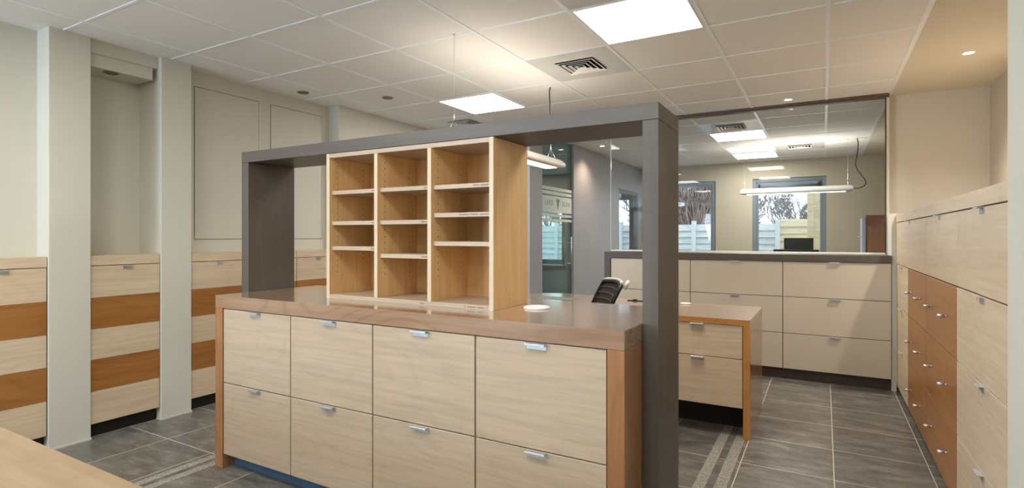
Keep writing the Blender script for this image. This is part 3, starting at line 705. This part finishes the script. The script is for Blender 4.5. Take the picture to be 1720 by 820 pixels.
# ---- pendant luminaires
LAMPW = plain('lamp_white', (238, 237, 232), 0.3, 0.5)
def pendant(label, a, b_, z, wires, along):
    """long flattened aerofoil housing from a to b_ along an axis at height z (underside)"""
    r = thing('pendant_light', label, 'pendant light', tuple((Vector(a) + Vector(b_)) / 2) + (z,), 'long pendant lights')
    prof = []
    for k in range(13):
        t_ = math.pi * k / 12; prof.append((0.105 * math.cos(t_), 0.018 + 0.062 * math.sin(t_)))
    prof += [(-0.098, 0.0), (0.098, 0.0)]
    m = MB(); L = (Vector(b_) - Vector(a)).length
    A = Vector((a[0], a[1], z)); d = (Vector((b_[0], b_[1], z)) - A).normalized(); s_ = d.cross(Vector((0, 0, 1)))
    rings = []
    for t_, sc in ((0, 0.55), (0.012, 0.8), (0.03, 0.95), (0.06, 1.0), (L - 0.06, 1.0), (L - 0.03, 0.95), (L - 0.012, 0.8), (L, 0.55)):
        rings.append([m.bm.verts.new(A + d * t_ + s_ * (p[0] * (0.8 + 0.2 * sc)) + Vector((0, 0, 0.03 + (p[1] - 0.03) * sc))) for p in prof])
    k = m.mi(LAMPW); n = len(prof)
    for p, q in zip(rings, rings[1:]):
        for j in range(n):
            f = m.bm.faces.new((p[j], p[(j + 1) % n], q[(j + 1) % n], q[j])); f.material_index = k; f.smooth = True
    m.bm.faces.new(rings[0][::-1]).material_index = k; m.bm.faces.new(rings[-1]).material_index = k
    m.done('housing', r)
    m = MB(); c0 = A + d * 0.09; c1 = A + d * (L - 0.09); w_ = 0.05
    p4 = [c0 - s_ * w_, c0 + s_ * w_, c1 + s_ * w_, c1 - s_ * w_]
    lo = [m.bm.verts.new(p + Vector((0, 0, -0.006))) for p in p4]; hi = [m.bm.verts.new(p + Vector((0, 0, 0.003))) for p in p4]; k = m.mi(LAMP_EM)
    for q in (lo[::-1], hi, *[(lo[i], lo[(i + 1) % 4], hi[(i + 1) % 4], hi[i]) for i in range(4)]): m.bm.faces.new(q).material_index = k
    m.done('diffuser', r)
    l = bpy.data.lights.new('uplight', 'AREA'); l.shape = 'RECTANGLE'; l.size = L - 0.2; l.size_y = 0.08; l.energy = 2.6 if along == 'y' else 5.5; l.color = (1.0, 0.9, 0.76)
    lo_ = bpy.data.objects.new('uplight', l); COL.objects.link(lo_); lo_.parent = r; lo_.location = (0, 0, 0.085); lo_.rotation_euler = (R(180), 0, R(90) if along == 'y' else 0)
    for t_ in wires:
        c = A + d * t_; m = MB(); top = Vector((c.x, c.y, CZ)); kn = Vector((c.x, c.y, z + 0.155))
        m.tube([top, kn], 0.0012, ALU, 6); m.tube([kn + Vector((0, 0, 0.025)), kn], 0.004, WHITE, 8)
        for q in (-1, 1): m.tube([kn, c + s_ * 0.045 * q + Vector((0, 0, 0.07))], 0.001, ALU, 6)
        m.tube([top, top + Vector((0, 0, -0.006))], 0.006, ALU, 10)
        m.done('suspension_wire', r)
    return r, A, d
r, A, d = pendant('long white pendant light hanging behind the shelf unit, over the side desk', (-2.03, 2.73), (-2.03, 4.33), 1.895, (0.09, 1.50), 'y')
m = MB(); pts = [(-2.045, 4.243, CZ), (-2.05, 4.243, CZ - 0.03), (-2.045, 4.243, 2.40), (-2.035, 4.24, 2.2), (-2.04, 4.24, 2.05), (-2.02, 4.25, 1.97)]
m.tube(pts, 0.005, BLACK, 8); m.done('power_cable', r)
r, A, d = pendant('long white pendant light hanging in front of the far window', (-1.04, 8.40), (0.335, 8.40), 1.90, (0.06, 1.31), 'x')
m = MB()
def far_pt(px, py, y=8.40):
    th = R(29.7); u = (px - 860) / 919; dd = y / (u * math.sin(th) + math.cos(th)); return (dd * (u * math.cos(th) - math.sin(th)), y, EYE + (397.5 - py) / 919 * dd)
cp = [(0.375, 8.40, CZ)] + [(0.375 + dx, 8.40, z) for dx, z in ((0.01, 2.52), (0.006, 2.42), (-0.012, 2.32), (-0.02, 2.24), (0.0, 2.17), (0.045, 2.10), (0.085, 2.04), (0.095, 1.99), (0.07, 1.955), (0.02, 1.935), (-0.05, 1.93))]
m.tube(cp, 0.006, BLACK, 8); m.done('power_cable', r)

# ================================================================== FAR OFFICE
r = thing('far_desk', 'low desk in the far office below the window', 'desk', (-0.3, 9.4, 0))
bx('desk_top', r, -1.2, 0.35, 8.95, 9.85, 0.72, 0.75, CHERRY['x'], 0.002)
for x in (-1.16, 0.28): bx('leg_panel', r, x, x + 0.04, 9.0, 9.8, 0, 0.719, CHERRY['z'], 0.001)
def monitor(xc, y, w_, z0, z1, label, back=False):
    r = thing('monitor', label, 'monitor', (xc, y, 0.75), 'monitors on the far desk')
    bx('casing', r, xc - w_ / 2, xc + w_ / 2, y, y + 0.035, z0, z1, BLACK, 0.004)
    bx('screen', r, xc - w_ / 2 + 0.014, xc + w_ / 2 - 0.014, y - 0.001, y + 0.001, z0 + 0.02, z1 - 0.014, SCREEN, 0)
    m = MB(); m.box(xc - 0.03, xc + 0.03, y + 0.036, y + 0.06, 0.76, z0 + 0.15, BLACK, 0.003); m.box(xc - 0.12, xc + 0.12, y - 0.05, y + 0.13, 0.75, 0.762, BLACK, 0.003); m.done('stand', r)
monitor(-0.34, 9.45, 0.40, 0.93, 1.285, 'black monitor standing higher in front of the far window')
monitor(-0.36, 9.05, 0.60, 0.80, 1.115, 'lower wide black monitor, only its top edge above the counter')
# brown cupboard on the right of the far office
r = thing('cupboard', 'brown wooden cupboard in the far office behind the glass', 'cupboard', (0.9, 9.2, 0))
bx('carcass', r, 0.50, 1.25, 8.95, 9.45, 0, 1.60, wood('brown_cupboard', (140, 96, 66), (160, 112, 80), (110, 70, 46), 'z', 0.5, 0.3), 0.002)
bx('door', r, 0.515, 1.24, 8.93, 8.95, 0.05, 1.44, wood('brown_door', (146, 100, 70), (164, 116, 82), (116, 74, 48), 'z', 0.5, 0.3), 0.002)
m = MB(); m.box(0.455, 0.497, 8.93, 9.40, 0.05, 1.56, plain('pale_blue_door', (176, 188, 208), 0.5), 0.002); m.done('side_door', r)
m = MB(); m.tube([(0.45, 8.95, 1.30), (0.41, 8.95, 1.30)], 0.008, ALU, 10); m.done('knob', r)

# ================================================================== OUTSIDE
g = MB(); GM = plain('bounce_ground', (186, 184, 176), 0.9); g.box(-30, 30, YF + 0.25, 60, -0.25, -0.15, GM); g.box(-30, 30, -30, YB - 0.1, -0.25, -0.15, GM); struct(g.done('ground'), 'unseen ground outside, made pale to bounce sky light indoors|ground')  # unseen ground, pale so it bounces sky light up to the ceilings
FZ = -0.15
posts = [-8.41, -6.54, -4.67, -2.80, -0.93, 0.94, 2.81]
pl = ['fence post %s' % s for s in ('far left, out past the side room', 'outside the side room window', 'left of the bush window', 'in the window with the brown bush', 'in the window with the pendant light', 'right of the garden windows', 'far right')]
for x, lb in zip(posts, pl): tag(bx('fence_post', None, x - 0.05, x + 0.05, 13.95, 14.07, FZ, 1.69, FENCE_POST, 0.006), 'pale concrete ' + lb, 'fence post', 'pale fence posts')
for k in range(6):
    x0, x1 = posts[k] + 0.052, posts[k + 1] - 0.052; new = k == 4; m = MB(); top = 1.70 if new else 1.60
    n = 11; hgt = (top - FZ - 0.05) / n
    for j in range(n):
        z = FZ + 0.05 + j * hgt
        m.prism([(13.985, z), (14.03, z + hgt * 1.02), (14.045, z + hgt * 1.02), (14.0, z)], x0, x1, FENCE_NEW if new else FENCE, 'x')
    tag(m.done('board_fence'), ['weathered fence panel far left', 'weathered fence panel outside the side room', 'weathered fence panel left of the bush window post', 'weathered grey fence panel between the two garden windows', 'newer pale timber fence panel in the window with the pendant light', 'weathered fence panel far right'][k], 'fence', 'horizontal board fence panels')
r = thing('garden_shed', 'pale timber shed corner outside the window with the pendant light', 'shed', (0.5, 12.5, FZ))
a = far_pt(1356, 400, 12.0)[0]; b_ = far_pt(1367, 400, 12.0)[0]
bx('corner_post', r, a, b_, 11.95, 12.07, FZ, 2.9, FENCE_NEW, 0.004)
m = MB()
for j in range(22): m.box(b_, b_ + 2.6, 11.98, 12.02, FZ + 0.14 * j, FZ + 0.14 * j + 0.136, FENCE_NEW, 0.003)
m.done('board_wall', r)
def branch(m, p, d, L, rad, depth, rr, mat):
    q = p; pts = [p]; rs = [rad]
    for k in range(4):
        d = (d + Vector((rr.uniform(-.22, .22), rr.uniform(-.22, .22), rr.uniform(-.05, .16)))).normalized(); q = q + d * L / 4; pts.append(q); rs.append(rad * (1 - 0.12 * (k + 1)))
    m.tube(pts, [max(q_, 0.013) for q_ in rs], mat, 5 if depth < 2 else 4, cap=False)
    if depth >= 5: return
    for k in range(3 if depth else 5):
        i = rr.choice((2, 3, 4)); ax = Vector((rr.uniform(-1, 1), rr.uniform(-1, 1), rr.uniform(0.1, 0.7))).normalized()
        branch(m, pts[i], (d * 0.6 + ax * 0.75).normalized(), L * rr.uniform(0.55, 0.75), rs[i] * 0.6, depth + 1, rr, mat)
for k, (x, y, h, lb) in enumerate([(-2.2, 19.0, 1.25, 'bare tree at the left edge of the pendant-light window view'), (-1.3, 25.0, 1.5, 'bare tree behind the fence, left of centre in the pendant-light window'), (-0.3, 21.0, 1.2, 'bare tree rising over the concrete post'),
                                  (0.6, 28.0, 1.7, 'bare tree behind the newer fence panel'), (1.9, 19.0, 1.3, 'bare tree beside the shed post'), (2.4, 24.0, 1.5, 'bare tree partly behind the shed corner'),
                                  (-5.9, 19.5, 1.5, 'bare tree behind the brown bush'), (-9.5, 20, 1.6, 'bare tree outside the side room')]):
    rr = random.Random(k + 3); m = MB(); branch(m, Vector((x, y, FZ)), Vector((0, 0, 1)), h, 0.13, 0, rr, BARK)
    tag(m.done('bare_tree'), lb, 'tree', 'bare winter trees beyond the fence')
def bush(x, y, hgt, wid, seed, lb):
    rr = random.Random(seed); m = MB()
    for k in range(1100):
        a = rr.uniform(0, 2 * math.pi); e = rr.uniform(0.2, 1.0); p = Vector((x + rr.uniform(-.3, .3) * wid, y + rr.uniform(-.3, .3), FZ))
        tip = Vector((x + math.cos(a) * wid * e, y + math.sin(a) * 0.7 * e, hgt * (1.02 - 0.42 * e * e) * rr.uniform(0.72, 1)))
        mid = (p + tip) / 2 + Vector((rr.uniform(-.15, .15), rr.uniform(-.1, .1), 0.25))
        t2 = tip + Vector((rr.uniform(-.2, .2), rr.uniform(-.1, .1), rr.uniform(-.2, .1)))
        m.tube([p, mid, tip, t2], [0.022, 0.016, 0.011, 0.005], TWIG, 3, cap=False)
    tag(m.done('twiggy_bush'), lb, 'bush')
bush(-3.2, 15.8, 3.3, 1.9, 5, 'brown leafless bush rising above the fence')
bush(-0.2, 16.6, 1.95, 0.9, 9, 'low leafless bush above the fence in the pendant-light window')

for o in bpy.data.objects:
    if '_w' in o: del o['_w']
